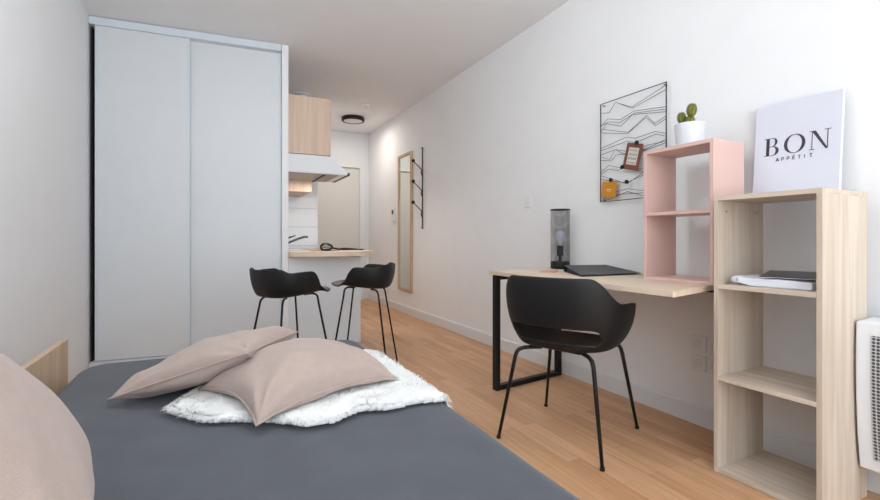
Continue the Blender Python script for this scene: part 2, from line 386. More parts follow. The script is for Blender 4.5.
# black whisk with wire loops, lying on the bar
wk = thing('whisk', 'black whisk with looped wires lying on the breakfast bar', 'whisk', (1.06, 4.20, 0.866), 0.12)
bm = bmesh.new()
for k in range(5):
    a = k * PI / 5
    loop = []
    for i in range(25):
        t = 2 * PI * i / 24
        r = 0.036 * math.sin(t) * (1 - 0.25 * math.cos(t)); l = -0.065 - 0.058 * math.cos(t + PI)
        loop.append((l - 0.05, r * math.cos(a), max(-0.014, r * math.sin(a) + 0.016)))
    tube(bm, loop, 0.0042, 6)
obj('wire_head', bm, M['black'], wk, smooth=True)
bm = bmesh.new(); tube(bm, smooth_path([(-0.07, 0, 0.01), (-0.02, 0, 0.0), (0.05, 0.0, -0.008), (0.13, 0.0, -0.006), (0.18, 0.01, -0.008)], 4), 0.0085, 10)
obj('handle', bm, M['black'], wk, smooth=True)
sv = thing('serving_tongs', 'black looped tongs lying on the bar beside the whisk', 'tongs', (1.17, 4.13, 0.854), 0.05)
bm = bmesh.new(); lp = [(0.11 * math.cos(t) , 0.03 * math.sin(t), 0.004 + 0.012 * max(0, math.cos(t + 2.5))) for t in [2 * PI * i / 32 for i in range(32)]]
tube(bm, lp, 0.006, 8, closed=True); obj('loop', bm, M['black'], sv, smooth=True)

# ceiling fittings
cl = thing('ceiling_lamp', 'flat round black-rimmed ceiling lamp in the entrance hall', 'ceiling lamp', (1.728, 6.05, CH))
bm = bmesh.new(); lathe(bm, [(0.150, 0), (0.155, -0.004), (0.155, -0.048), (0.150, -0.052), (0.128, -0.052), (0.128, -0.035)], 48); obj('rim', bm, M['blackmetal'], cl, smooth=True, bevel=0.001)
bm = bmesh.new(); lathe(bm, [(0.127, -0.036), (0.127, -0.049), (0.1, -0.052), (0.0, -0.053)], 48); obj('diffuser', bm, M['glow'], cl, smooth=True)
hl = bpy.data.lights.new('hall_lamp_light', 'AREA'); hl.shape = 'DISK'; hl.size = 0.24; hl.energy = 6.5; hl.color = (1.0, 0.93, 0.86)
hlo = bpy.data.objects.new('hall_lamp_light', hl); COL.objects.link(hlo); hlo.location = (1.728, 6.05, CH - 0.058)
sm = thing('smoke_detector', 'small round white smoke detector on the ceiling, before the black-rimmed lamp', 'smoke detector', (1.72, 5.43, CH))
bm = bmesh.new(); lathe(bm, [(0.062, 0), (0.062, -0.018), (0.055, -0.026), (0.03, -0.036), (0, -0.036)], 32); obj('housing', bm, M['plastic'], sm, smooth=True)
bm = bmesh.new(); lathe(bm, [(0.066, 0), (0.066, -0.007), (0.062, -0.008)], 32); obj('base', bm, M['plastic'], sm, smooth=True)
vt = thing('ceiling_vent', 'round white ceiling vent just above the oak wall cupboard', 'vent', (0.93, 5.33, CH))
bm = bmesh.new(); lathe(bm, [(0.085, 0), (0.085, -0.008), (0.075, -0.014), (0.05, -0.014)], 32); obj('collar', bm, M['plastic'], vt, smooth=True)
bm = bmesh.new(); lathe(bm, [(0.048, -0.015), (0.055, -0.024), (0.0, -0.030)], 32); obj('disc', bm, M['plastic'], vt, smooth=True)

# ------------------------------------------------------------------ right wall fittings
mr = thing('wall_mirror', 'tall narrow mirror in a thin oak frame on the hall wall', 'mirror', (RX - 0.001, 5.385, 0.29))
bm = bmesh.new(); w2, hh, fw = 0.225, 1.77, 0.035
box(bm, -0.025, 0, -w2, -w2 + fw, 0, hh); box(bm, -0.025, 0, w2 - fw, w2, 0, hh); box(bm, -0.025, 0, -w2 + fw, w2 - fw, 0, fw); box(bm, -0.025, 0, -w2 + fw, w2 - fw, hh - fw, hh)
M['frame'] = wood('mirror_oak', (214, 184, 154), (190, 158, 128), 2)
obj('frame', bm, M['frame'], mr, bevel=0.002)
obj('glass', B(-0.012, -0.004, -w2 + fw, w2 - fw, fw, hh - fw), M['mirror'], mr)
hk = thing('coat_rack', 'black wire wall coat rack with three round-tipped hooks beside the mirror', 'coat rack', (RX, 4.85, 1.09))
bm = bmesh.new(); tube(bm, [(-0.012, 0, 0), (-0.012, 0, 0.945)], 0.007, 8)
for z in (0.0, 0.945): lathe(bm, [(0.0, -0.012), (0.011, -0.005), (0.011, 0.005), (0.0, 0.012)], 12, (-0.013, 0, z))
obj('rod', bm, M['blackmetal'], hk, smooth=True)
for z in (0.18, 0.425, 0.67):
    bm = bmesh.new(); tube(bm, smooth_path([(-0.014, 0, z - 0.06), (-0.03, 0.0, z - 0.01), (-0.025, 0, z + 0.02), (-0.118, 0.02, z + 0.115)], 4), 0.006, 8)
    hkk = obj('hook', bm, M['blackmetal'], hk, smooth=True)
    bm = bmesh.new(); bmesh.ops.create_uvsphere(bm, u_segments=16, v_segments=10, radius=0.021, matrix=Matrix.Translation((-0.122, 0.02, z + 0.121))); obj('knob', bm, M['blackmetal'], hkk, smooth=True)
ic = thing('intercom', 'small white intercom handset unit on the hall wall beside the mirror', 'intercom', (RX, 5.80, 1.19))
obj('housing', B(-0.025, 0, -0.05, 0.05, 0, 0.19), M['plastic'], ic, bevel=0.004)
obj('screen', B(-0.029, -0.0255, -0.025, 0.025, 0.11, 0.165), M['ink'], ic, label='dark screen')
sw = thing('light_switch', 'square white light switch on the wall above the desk lamp side', 'light switch', (RX, 2.86, 1.205))
sw['label'] = 'square white light switch on the wall to the left of the lamp'
obj('plate', B(-0.009, 0, -0.042, 0.042, 0, 0.084), M['plastic'], sw, bevel=0.003)
obj('rocker', B(-0.014, -0.0095, -0.022, 0.022, 0.02, 0.064), M['white'], sw, bevel=0.002)
pos = ['upper left', 'lower left', 'upper right', 'lower right']
n = 0
for y in (1.462, 1.372):
    for z in (0.375, 0.275):
        s = thing('wall_socket', 'white wall socket under the desk, %s of the block of four' % pos[n], 'socket', (RX, y, z), 0, 'sockets under the desk'); n += 1
        obj('plate', B(-0.010, 0, -0.041, 0.041, 0, 0.084), M['plastic'], s, bevel=0.003)
        bm = bmesh.new(); lathe(bm, [(0.021, 0), (0.021, 0.004), (0.018, 0.004), (0.017, 0.001)], 24)
        bmesh.ops.transform(bm, matrix=Matrix.Translation((-0.0105, 0, 0.042)) @ Matrix.Rotation(-PI / 2, 4, 'Y'), verts=bm.verts)
        obj('outlet', bm, M['trim'], s)
# radiator
rd = thing('wall_radiator', 'white electric panel radiator with perforated grille beside the oak shelf unit', 'radiator', (RX, 0.0, 0.13))
prof = [(-0.045, 0.0), (-0.150, 0.0), (-0.170, 0.12), (-0.180, 0.25), (-0.183, 0.36), (-0.182, 0.45), (-0.178, 0.53), (-0.045, 0.535)]
bm = bmesh.new(); prism(bm, prof, 1, -0.05, 0.765); obj('front_panel', bm, M['rad'], rd, bevel=0.006)
bm = bmesh.new(); g = [(-0.1605, 0.08), (-0.1675, 0.18)]
prism(bm, [(-0.161, 0.045), (-0.1725, 0.12), (-0.1825, 0.25), (-0.1855, 0.36), (-0.1845, 0.45), (-0.182, 0.485), (-0.165, 0.40), (-0.15, 0.1)], 1, 0.02, 0.722); obj('grille', bm, M['grille'], rd)
obj('back_box', B(-0.044, -0.002, 0.0, 0.72, 0.03, 0.52), M['darksteel'], rd)

# wire memo board
mb = thing('wire_memo_board', 'black wire memo board with zigzag mountain lines on the wall above the desk', 'memo board', (RX - 0.001, 0, 0))
bm = bmesh.new(); X = -0.025
tube(bm, [(X, 2.095, 1.19), (X, 2.095, 1.81), (X, 1.631, 1.81), (X, 1.631, 1.19)], 0.004, 8, closed=True)
for y in (2.08, 1.645):
    for z in (1.20, 1.80): tube(bm, [(0, y, z), (X, y, z)], 0.003, 6)
obj('frame', bm, M['blackmetal'], mb)
lines = [[(2.087, 1.755), (2.019, 1.741), (1.971, 1.793), (1.851, 1.732), (1.641, 1.792)],
[(1.971, 1.793), (1.847, 1.724), (1.631, 1.77)],
[(2.087, 1.666), (2.032, 1.706), (1.933, 1.677), (1.837, 1.704), (1.631, 1.676)],
[(2.087, 1.675), (2.023, 1.685), (1.939, 1.662), (1.831, 1.692), (1.631, 1.663)],
[(2.087, 1.63), (2.041, 1.679), (1.933, 1.637), (1.847, 1.687), (1.631, 1.648)],
[(2.087, 1.654), (1.877, 1.589), (1.752, 1.658), (1.701, 1.6), (1.631, 1.625)],
[(2.087, 1.63), (1.881, 1.583), (1.757, 1.648), (1.697, 1.587), (1.631, 1.61)],
[(2.087, 1.529), (1.887, 1.563), (1.828, 1.543), (1.697, 1.555), (1.631, 1.529)],
[(2.087, 1.515), (1.887, 1.538), (1.828, 1.518), (1.694, 1.539), (1.631, 1.514)],
[(2.087, 1.488), (1.971, 1.503), (1.897, 1.481), (1.752, 1.488), (1.631, 1.488)],
[(2.087, 1.476), (2.014, 1.45), (1.975, 1.504), (1.887, 1.455), (1.752, 1.468), (1.631, 1.499)],
[(2.087, 1.456), (2.003, 1.439), (1.966, 1.468), (1.77, 1.459), (1.631, 1.48)],
[(2.087, 1.376), (2.025, 1.413), (1.928, 1.385), (1.77, 1.355), (1.631, 1.404)],
[(2.087, 1.364), (2.025, 1.391), (1.96, 1.373), (1.897, 1.381), (1.77, 1.339), (1.631, 1.343)],
[(2.087, 1.358), (1.887, 1.283), (1.77, 1.339), (1.631, 1.389)],
[(2.087, 1.333), (1.96, 1.305), (1.887, 1.291), (1.77, 1.323), (1.631, 1.32)],
[(2.087, 1.195), (1.96, 1.245), (1.877, 1.253), (1.78, 1.232), (1.631, 1.282)],
[(2.059, 1.192), (1.881, 1.237), (1.78, 1.203), (1.631, 1.236)],
[(2.087, 1.212), (1.949, 1.227), (1.78, 1.219), (1.631, 1.221)]]
for ln in lines:
    bm = bmesh.new(); p = [(X + random.uniform(-0.002, 0.002), (y - 1.631) * 464 / 456 + 1.631, z) for y, z in ln]
    tube(bm, p, 0.0016, 6); obj('wire', bm, M['blackmetal'], mb)
def card(name, label, m, c, w, h_, rot, cat='note'):
    t = thing(name, label, cat, (RX - 0.032, c[0], c[1])); t.rotation_euler = (rot, 0, 0)
    obj('paper', B(-0.0012, 0.0, -w / 2, w / 2, -h_ / 2, h_ / 2), m, t)
    return t
t = card('pinned_note', 'small ochre paper note clipped low on the wire memo board', M['orange'], (2.022, 1.262), 0.115, 0.098, 0.08)
bm = bmesh.new(); box(bm, -0.002, -0.0013, -0.02, 0.02, -0.003, 0.002); box(bm, -0.002, -0.0013, -0.015, 0.015, -0.012, -0.009); obj('writing', bm, M['cream'], t)
t = card('pinned_card', 'brown card with cream lettered centre clipped to the wire memo board', M['brown'], (1.845, 1.438), 0.115, 0.155, 0.26)
obj('centre', B(-0.0024, -0.0013, -0.036, 0.036, -0.048, 0.052), M['cream'], t)
bm = bmesh.new()
for r in range(4):
    z = 0.036 - r * 0.024; y = 0.028
    p = []
    for i in range(9): p.append((-0.003, y - i * 0.007, z + (0.007 if i % 2 else -0.006) * random.uniform(0.5, 1)))
    tube(bm, p, 0.0011, 5)
obj('writing', bm, M['ink'], t)
for i, (y, z, lab) in enumerate(((1.812, 1.512, 'tiny black clip at the top of the brown card'), (1.915, 1.385, 'tiny black clip at the lower left corner of the brown card'), (2.002, 1.318, 'tiny black clip at the top of the ochre note'), (1.883, 1.293, 'tiny black clip alone on a wire to the right of the ochre note'))):
    bm = bmesh.new(); box(bm, -0.010, 0.004, -0.009, 0.009, -0.009, 0.007); prism(bm, [(-0.006, -0.002), (-0.010, 0.012), (0.0, 0.012)], 1, -0.007, 0.007)
    c = obj('paper_clip', bm, M['black']); c.location = (RX - 0.035, y, z); tag(c, lab, 'clip', 'clips on the memo board')

# ------------------------------------------------------------------ desk
dk = thing('desk', 'pale oak desk top on a black square metal leg frame against the right wall', 'desk', (0, 0, 0))
DT = 0.752
bm = bmesh.new(); prism(bm, [(1.575, 1.135), (1.590, 1.135), (2.205, 1.275), (2.205, 2.49), (1.583, 2.43)], 2, DT - 0.024, DT)
obj('tabletop', bm, M['desk_y'], dk, bevel=0.0015)
def sqleg(p0, p1, wy=0.042):
    a = math.atan2(p1[1] - p0[1], p1[0] - p0[0]); L = math.hypot(p1[0] - p0[0], p1[1] - p0[1]); mt = Matrix.Translation((p0[0], p0[1], 0)) @ Matrix.Rotation(a, 4, 'Z')
    bm = bmesh.new(); s = 0.03; zt = DT - 0.0245
    prism(bm, [(0, 0), (L, 0), (L, zt), (0, zt)], 1, -wy / 2, wy / 2)
    bm.free(); bm = bmesh.new()
    outer = [(0, 0), (L, 0), (L, zt), (0, zt)]; inner = [(s, s), (L - s, s), (L - s, zt - s), (s, zt - s)]
    v = {}
    for nm, ring in (('o', outer), ('i', inner)):
        for k, q in enumerate(ring):
            for e, yy in enumerate((-wy / 2, wy / 2)): v[nm, k, e] = bm.verts.new(mt @ Vector((q[0], yy, q[1])))
    for k in range(4):
        k2 = (k + 1) % 4
        bm.faces.new((v['o', k, 0], v['o', k2, 0], v['o', k2, 1], v['o', k, 1])); bm.faces.new((v['i', k, 0], v['i', k2, 0], v['i', k2, 1], v['i', k, 1]))
        for e in (0, 1): bm.faces.new((v['o', k, e], v['o', k2, e], v['i', k2, e], v['i', k, e]))
    return bm
obj('leg_frame', sqleg((1.59, 2.375), (2.19, 2.455)), M['blackmetal'], dk, bevel=0.002)
bm = bmesh.new()
obj('wall_batten', B(2.17, 2.205, 1.30, 2.40, DT - 0.06, DT - 0.0245), M['blackmetal'], dk)

# pink cube shelf on the desk
pk = thing('pink_cube_shelf', 'dusty pink open two-cube shelf standing on the right end of the desk', 'shelf', (1.915, 1.190, DT + 0.0005))
pw, pd, ph, pt = 0.350, 0.225, 0.634, 0.016
obj('side_panel', B(0, pd, 0, pt, 0, ph), M['pink'], pk, bevel=0.001)
obj('side_panel', B(0, pd, pw - pt, pw, 0, ph), M['pink'], pk, bevel=0.001)
obj('top_panel', B(0, pd, pt, pw - pt, ph - pt, ph), M['pink'], pk, bevel=0.001)
obj('bottom_panel', B(0, pd, pt, pw - pt, 0, pt), M['pink'], pk, bevel=0.001)
obj('shelf', B(0, pd, pt, pw - pt, 0.315, 0.315 + pt), M['pink'], pk, bevel=0.001)
# oak cube shelf on the floor
ok = thing('oak_cube_shelf', 'tall pale oak open three-cube shelf unit standing on the floor', 'shelf', (1.84, 0.772, 0))
ow, od, oh, ot = 0.370, 0.325, 1.127, 0.018
obj('side_panel', B(0, od, 0, ot, 0, oh - ot), M['oak_z'], ok, bevel=0.001)
obj('side_panel', B(0, od, ow - ot, ow, 0, oh - ot), M['oak_z'], ok, bevel=0.001)
obj('top_panel', B(0, od, 0, ow, oh - ot, oh), M['oak_y'], ok, bevel=0.001)
obj('bottom_panel', B(0, od, ot, ow - ot, 0.002, 0.002 + ot), M['oak_y'], ok, bevel=0.001)
for z in (0.395, 0.769): obj('shelf', B(0, od, ot, ow - ot, z - ot, z), M['oak_y'], ok, bevel=0.001)
for xx in (0.055, 0.27):
    bm = bmesh.new(); lathe(bm, [(0.0045, 0), (0.0045, 0.003), (0, 0.003)], 12)
    bmesh.ops.transform(bm, matrix=Matrix.Translation((xx, ow - ot - 0.0005, oh - 0.06)) @ Matrix.Rotation(PI / 2, 4, 'X'), verts=bm.verts)
    obj('fixing_cam', bm, M['steel'], ok)

# ------------------------------------------------------------------ desk objects
lp = thing('table_lamp', 'black wire mesh cylinder lamp with a bare bulb at the back of the desk', 'lamp', (2.125, 2.375, DT + 0.0005))
bm = bmesh.new(); lathe(bm, [(0.0, 0), (0.062, 0), (0.064, 0.003), (0.064, 0.045), (0.060, 0.050), (0.0, 0.050)], 40); obj('base', bm, M['blackmetal'], lp, smooth=True, bevel=0.001)
bm = bmesh.new(); lathe(bm, [(0.010, 0.050), (0.010, 0.085), (0.021, 0.09), (0.023, 0.10), (0.023, 0.158), (0.0, 0.158)], 24); obj('socket', bm, M['black'], lp, smooth=True)
bm = bmesh.new(); lathe(bm, [(0.013, 0.158), (0.014, 0.175), (0.024, 0.195), (0.032, 0.215), (0.033, 0.228), (0.028, 0.245), (0.016, 0.257), (0, 0.260)], 28); obj('bulb', bm, M['bulb'], lp, smooth=True)
R, zt = 0.064, 0.402
me = bpy.data.meshes.new('mesh_shade'); bm = bmesh.new(); uvl = bm.loops.layers.uv.new('UVMap')
seg = 48; ra = [bm.verts.new((R * math.cos(2 * PI * k / seg), R * math.sin(2 * PI * k / seg), 0.048)) for k in range(seg)]; rb = [bm.verts.new((v.co.x, v.co.y, zt)) for v in ra]
for k in range(seg):
    f = bm.faces.new((ra[k], ra[(k + 1) % seg], rb[(k + 1) % seg], rb[k])); f.smooth = True
    u0 = k / seg * 2 * PI * R * 2; u1 = (k + 1) / seg * 2 * PI * R * 2
    for l, uv in zip(f.loops, ((u0, 0), (u1, 0), (u1, (zt - .048) * 2), (u0, (zt - .048) * 2))): l[uvl].uv = uv
bm.to_mesh(me); bm.free(); me.materials.append(M['mesh'])
sh = bpy.data.objects.new('mesh_shade', me); COL.objects.link(sh); sh.parent = lp
bm = bmesh.new()
for z in (zt, ): tube(bm, [(R * math.cos(2 * PI * k / 40), R * math.sin(2 * PI * k / 40), z) for k in range(40)], 0.004, 8, closed=True)
obj('shade_rim', bm, M['blackmetal'], lp, smooth=True)

# charcoal binder: a wedge, thick at its spine
bd = thing('ring_binder', 'charcoal grey wedge-shaped binder lying on the desk before the lamp', 'binder', (0, 0, DT + 0.0008))
A_, B_, C_, D_ = Vector((1.80, 2.05, 0)), Vector((2.10, 2.10, 0)), Vector((2.12, 1.76, 0)), Vector((1.80, 1.80, 0))
def wedge(p, z0, z1):
    bm = bmesh.new(); v0 = [bm.verts.new(q + Vector((0, 0, a))) for q, a in zip(p, z0)]; v1 = [bm.verts.new(q + Vector((0, 0, a))) for q, a in zip(p, z1)]
    bm.faces.new(v0); bm.faces.new(v1)
    for k in range(4): bm.faces.new((v0[k], v0[(k + 1) % 4], v1[(k + 1) % 4], v1[k]))
    return bm
P4 = [Vector((1.945, 2.14, 0)), Vector((2.195, 2.04, 0)), Vector((2.175, 1.765, 0)), Vector((1.755, 1.80, 0))]
obj('bottom_cover', wedge(P4, [0] * 4, [0.002] * 4), M['black'], bd)
obj('top_cover', wedge(P4, [0.036, 0.038, 0.006, 0.006], [0.039, 0.041, 0.009, 0.009]), M['binder'], bd)
sv_ = [P4[0], P4[1], P4[1] + Vector((0, -0.004, 0)), P4[0] + Vector((0, -0.004, 0))]
obj('spine', wedge(sv_, [0.002] * 4, [0.036, 0.038, 0.038, 0.036]), M['black'], bd)
pin = [P4[k] * 0.9 + (sum(P4, Vector()) / 4) * 0.1 for k in range(4)]
obj('sheets', wedge(pin, [0.0022] * 4, [0.024, 0.026, 0.005, 0.005]), M['ink'], bd)
nb = obj('cork_coaster', B(-0.065, 0.065, -0.045, 0.045, 0, 0.006), M['kraft'], bevel=0.001); nb.location = (1.83, 2.15, DT + 0.0005); nb.rotation_euler = (0, 0, 0.7)
tag(nb, 'thin tan card notebook on the desk between lamp and charcoal binder', 'notebook'); nb.name = 'notebook'

# ------------------------------------------------------------------ on the shelves
pz = DT + 0.0005 + ph
pc = thing('potted_cactus', 'small cactus in a white pot on top of the pink shelf', 'potted plant', (2.03, 1.375, pz + 0.0005))
bm = bmesh.new(); lathe(bm, [(0.0, 0), (0.056, 0), (0.058, 0.004), (0.066, 0.108), (0.067, 0.112), (0.062, 0.112), (0.060, 0.09), (0.0, 0.09)], 40); obj('pot', bm, M['pot'], pc, smooth=True)
bm = bmesh.new(); lathe(bm, [(0.059, 0.088), (0.059, 0.096), (0.03, 0.100), (0, 0.101)], 30); obj('soil', bm, M['soil'], pc, smooth=True)
def cactus_lobe(c, rx, rz_, tilt):
    bm = bmesh.new(); seg = 40; rings = 12
    gr = []
    for i in range(rings + 1):
        ph_ = PI * i / rings
        row = []
        for k in range(seg):
            a = 2 * PI * k / seg; rr = rx * math.sin(ph_) * (1 + 0.10 * math.cos(a * 8))
            row.append(bm.verts.new((rr * math.cos(a), rr * math.sin(a), -rz_ * math.cos(ph_))))
        gr.append(row)
    for a, b in zip(gr, gr[1:]):
        for k in range(seg): bm.faces.new((a[k], a[(k + 1) % seg], b[(k + 1) % seg], b[k]))
    bmesh.ops.remove_doubles(bm, verts=bm.verts, dist=1e-5)
    mt = Matrix.Translation(c) @ Matrix.Rotation(tilt, 4, 'X')
    bmesh.ops.transform(bm, matrix=mt, verts=bm.verts)
    o = obj('cactus_stem', bm, M['cactus'], pc, smooth=True)
    bm = bmesh.new()
    for k in range(8):
        a = 2 * PI * k / 8
        for j in range(2, 10):
            ph_ = PI * j / 11; p = Vector((rx * 1.1 * math.sin(ph_) * math.cos(a), rx * 1.1 * math.sin(ph_) * math.sin(a), -rz_ * math.cos(ph_)))
            tube(bm, [mt @ p, mt @ (p * 1.14)], [0.0026, 0.0005], 4)
    obj('spines', bm, M['spine'], o)
cactus_lobe((0, 0.0, 0.118), 0.022, 0.034, 0.0)
cactus_lobe((0.0, 0.040, 0.150), 0.018, 0.030, -0.15)
cactus_lobe((0.0, -0.010, 0.178), 0.020, 0.031, 0.1)

# art print leaning against the wall
bp = thing('art_print', 'square pale print lettered BON APPÉTIT leaning on the wall, on the oak shelf', 'art print', (2.160, 1.011, oh + 0.001)); lean = math.atan2(0.038, 0.415)
bp.rotation_euler = (0, lean, 0)
PW, PH = 0.314, 0.416
obj('canvas', B(0.0, 0.018, -PW / 2, PW / 2, 0.004, PH), M['canvas'], bp, bevel=0.002)
# letters face -X; u runs from +Y (left in view) to -Y
def glyph(polys, u0, z0, sx, sz, m, name, parent, x=-0.0012):
    bm = bmesh.new()
    for pl in polys: prism(bm, [(-(u0 + a * sx), z0 + b * sz) for a, b in pl], 0, x, 0.0003)
    return obj(name, bm, m, parent)
def arc_band(cx, cy, rx0, ry0, rx1, ry1, a0, a1, n=22, cx1=None):
    cx1 = cx if cx1 is None else cx1; out = []
    for i in range(n):
        t0 = a0 + (a1 - a0) * i / n; t1 = a0 + (a1 - a0) * (i + 1) / n
        out.append([(cx + rx0 * math.cos(t0), cy + ry0 * math.sin(t0)), (cx + rx0 * math.cos(t1), cy + ry0 * math.sin(t1)), (cx1 + rx1 * math.cos(t1), cy + ry1 * math.sin(t1)), (cx1 + rx1 * math.cos(t0), cy + ry1 * math.sin(t0))])
    return out
hp = PI / 2
Bg = [[(0.12, 0), (0.28, 0), (0.28, 1), (0.12, 1)], [(0, 0), (0.45, 0), (0.45, 0.03), (0, 0.03)], [(0, 0.97), (0.45, 0.97), (0.45, 1), (0, 1)], [(0.28, 0.50), (0.45, 0.50), (0.45, 0.53), (0.28, 0.53)]]
Bg += arc_band(0.45, 0.765, 0.22, 0.235, 0.10, 0.205, -hp, hp) + arc_band(0.45, 0.265, 0.30, 0.265, 0.15, 0.235, -hp, hp)
Og = arc_band(0.5, 0.5, 0.5, 0.52, 0.34, 0.49, 0, 2 * PI, 40)
Ng = [[(0.12, 0.0), (0.15, 0.0), (0.15, 1), (0.12, 1)], [(0, 0), (0.28, 0), (0.28, 0.03), (0, 0.03)], [(0, 0.97), (0.30, 0.97), (0.30, 1), (0, 1)], [(0.10, 1), (0.30, 1), (0.92, 0.0), (0.86, -0.02), (0.80, 0.0)], [(0.88, 0), (0.92, 0), (0.92, 1), (0.88, 1)], [(0.74, 0.97), (1.06, 0.97), (1.06, 1), (0.74, 1)]]
hL = 0.078; zL = 0.188
glyph(Bg, -0.118, zL, 0.078, hL, M['ink'], 'letter', bp)
glyph(Og, -0.040, zL, 0.078, hL, M['ink'], 'letter', bp)
glyph(Ng, 0.052, zL, 0.068, hL, M['ink'], 'letter', bp)
def bar(p, q, w):
    d_ = Vector((q[0] - p[0], q[1] - p[1])); nn = Vector((-d_.y, d_.x)).normalized() * w / 2
    return [(p[0] + nn.x, p[1] + nn.y), (q[0] + nn.x, q[1] + nn.y), (q[0] - nn.x, q[1] - nn.y), (p[0] - nn.x, p[1] - nn.y)]
wv = 0.16
G = {'A': [bar((0, 0), (0.4, 1), wv), bar((0.4, 1), (0.8, 0), wv), bar((0.15, 0.35), (0.65, 0.35), wv)],
     'P': [bar((0.1, 0), (0.1, 1), wv), bar((0.1, 0.93), (0.6, 0.93), wv), bar((0.1, 0.45), (0.6, 0.45), wv), bar((0.62, 0.4), (0.62, 1), wv)],
     'E': [bar((0.1, 0), (0.1, 1), wv), bar((0.1, 0.93), (0.65, 0.93), wv), bar((0.1, 0.5), (0.6, 0.5), wv), bar((0.1, 0.07), (0.65, 0.07), wv)],
     'T': [bar((0.35, 0), (0.35, 1), wv), bar((0, 0.93), (0.7, 0.93), wv)], 'I': [bar((0.2, 0), (0.2, 1), wv)]}
G['É'] = G['E'] + [bar((0.3, 1.15), (0.5, 1.4), wv)]
u = -0.068
for ch in 'APPÉTIT':
    glyph(G[ch], u, 0.160, 0.013, 0.015, M['ink'], 'small_letter', bp); u += 0.0205

# magazine / folders on the oak shelf
mz = 0.769
def sheets(name, label, cat, x0, x1, y0, y1, z, th, m, rz, curl=0.0):
    bm = bmesh.new(); N = 14
    top, bot = [], []
    for i in range(N + 1):
        t = i / N; yy = y0 + (y1 - y0) * t; dz = curl * max(0, (t - 0.75) / 0.25) ** 2
        top.append((yy, th + dz)); bot.append((yy, dz))
    prism(bm, top + bot[::-1], 0, x0, x1)
    o = obj(name, bm, m); o.location = (0, 0, z); tag(o, label, cat)
    return o
M['paperedge'] = mat('white_page_edges', (234, 235, 242), 0.5)
s1 = thing('magazine', 'open white-paged magazine lying on the upper shelf of the oak unit', 'magazine', (1.975, 0.958, mz + 0.0006), 0.10)
bm = bmesh.new(); prof = []
for i in range(15):
    t = i / 14; prof.append((-0.125 + 0.25 * t, 0.026 + 0.006 * math.sin(t * PI) + 0.008 * max(0, t - 0.8) * 5))
low = [(a, 0.0 if i < 12 else 0.004 * (i - 11)) for i, (a, b) in enumerate(prof)]
prism(bm, prof + low[::-1], 0, -0.095, 0.095); obj('pages', bm, M['paperedge'], s1, bevel=0.003)
bm = bmesh.new(); tube(bm, [(-0.095, 0.127, 0.022), (0.095, 0.127, 0.022)], 0.014, 12); obj('folded_edge', bm, M['paper'], s1, smooth=True)
s2 = thing('folder', 'thin dark folder lying on top of the white magazine in the oak unit', 'folder', (1.985, 0.925, mz + 0.045), 0.3)
s2.rotation_euler = (0, -0.07, 0.3)
obj('cover', B(-0.10, 0.10, -0.09, 0.09, 0.0015, 0.0035), M['mag'], s2)
obj('lining', B(-0.10, 0.10, -0.09, 0.09, 0, 0.0013), M['paper'], s2)

# ------------------------------------------------------------------ shell chair builder (front = +X)
def shell_bm(ax, ay, rim, flare, back_h, arm_h, arm_front, notch=None, slot=False, seat_dip=0.02, lip=0.03, thick=0.008, zoff=0.0, tilt=0.0, soft=16):
    NP = 96; rings = [0.0, 0.2, 0.4, 0.6, 0.78, 0.9, 1.0]; NV = 14
    bm = bmesh.new(); uv = []
    def prof(phi):
        d = abs((math.degrees(phi) + 180) % 360 - 180)      # 0 front .. 180 back
        def ss(a, b, x):
            t = min(1, max(0, (x - a) / (b - a))); return t * t * (3 - 2 * t)
        hh = arm_h * (0.86 + 0.14 * ss(50, 105, d)) * ss(arm_front - soft, arm_front + 6, d)
        hh += (back_h - arm_h) * ss(notch[0], notch[1], d)
        return hh, d
    verts = []
    centre = bm.verts.new((0, 0, zoff - seat_dip))
    for k in range(NP):
        phi = 2 * PI * k / NP
        c, s = math.cos(phi), math.sin(phi); e = 2 / 2.8
        ex = ax * math.copysign(abs(c) ** e, c); ey = ay * math.copysign(abs(s) ** e, s)
        hh, d = prof(phi); col = []
        for r in rings[1:]:
            col.append(Vector((ex * r, ey * r, zoff - seat_dip * (1 - r ** 3))))
        n2 = Vector((c, s, 0)).normalized()
        last = col[-1]
        for j in range(1, NV + 1):
            v = j / NV
            if hh < 0.02:
                q = last + n2 * lip * v + Vector((0, 0, -0.012 * v * v)); w0 = hh / 0.02
                q = q * (1 - w0) + (last + n2 * (flare * v ** 0.6) + Vector((0, 0, hh * v))) * w0
            else:
                q = last + n2 * (flare * (1 - (1 - v) ** 2) * (0.5 + 0.5 * min(1, hh / arm_h))) + Vector((0, 0, hh * v ** 1.15))
            col.append(q)
        verts.append([bm.verts.new(q + Vector((0, 0, tilt * q.x))) for q in col])
    L = len(verts[0]); nr = len(rings) - 1
    for k in range(NP):
        a, b = verts[k], verts[(k + 1) % NP]
        bm.faces.new((centre, a[0], b[0]))
        d = abs((360 * (k + 0.5) / NP + 180) % 360 - 180)
        for j in range(L - 1):
            if slot and nr + 1 <= j <= nr + 3:
                lim = 180 - slot + (0 if j == nr + 2 else 3.5)
                if d > lim: continue
            bm.faces.new((a[j], b[j], b[j + 1], a[j + 1]))
    return bm
def finish_shell(o, thick):
    md = o.modifiers.new('solid', 'SOLIDIFY'); md.thickness = thick; md.offset = 0
    md = o.modifiers.new('sub', 'SUBSURF'); md.levels = 1; md.render_levels = 1

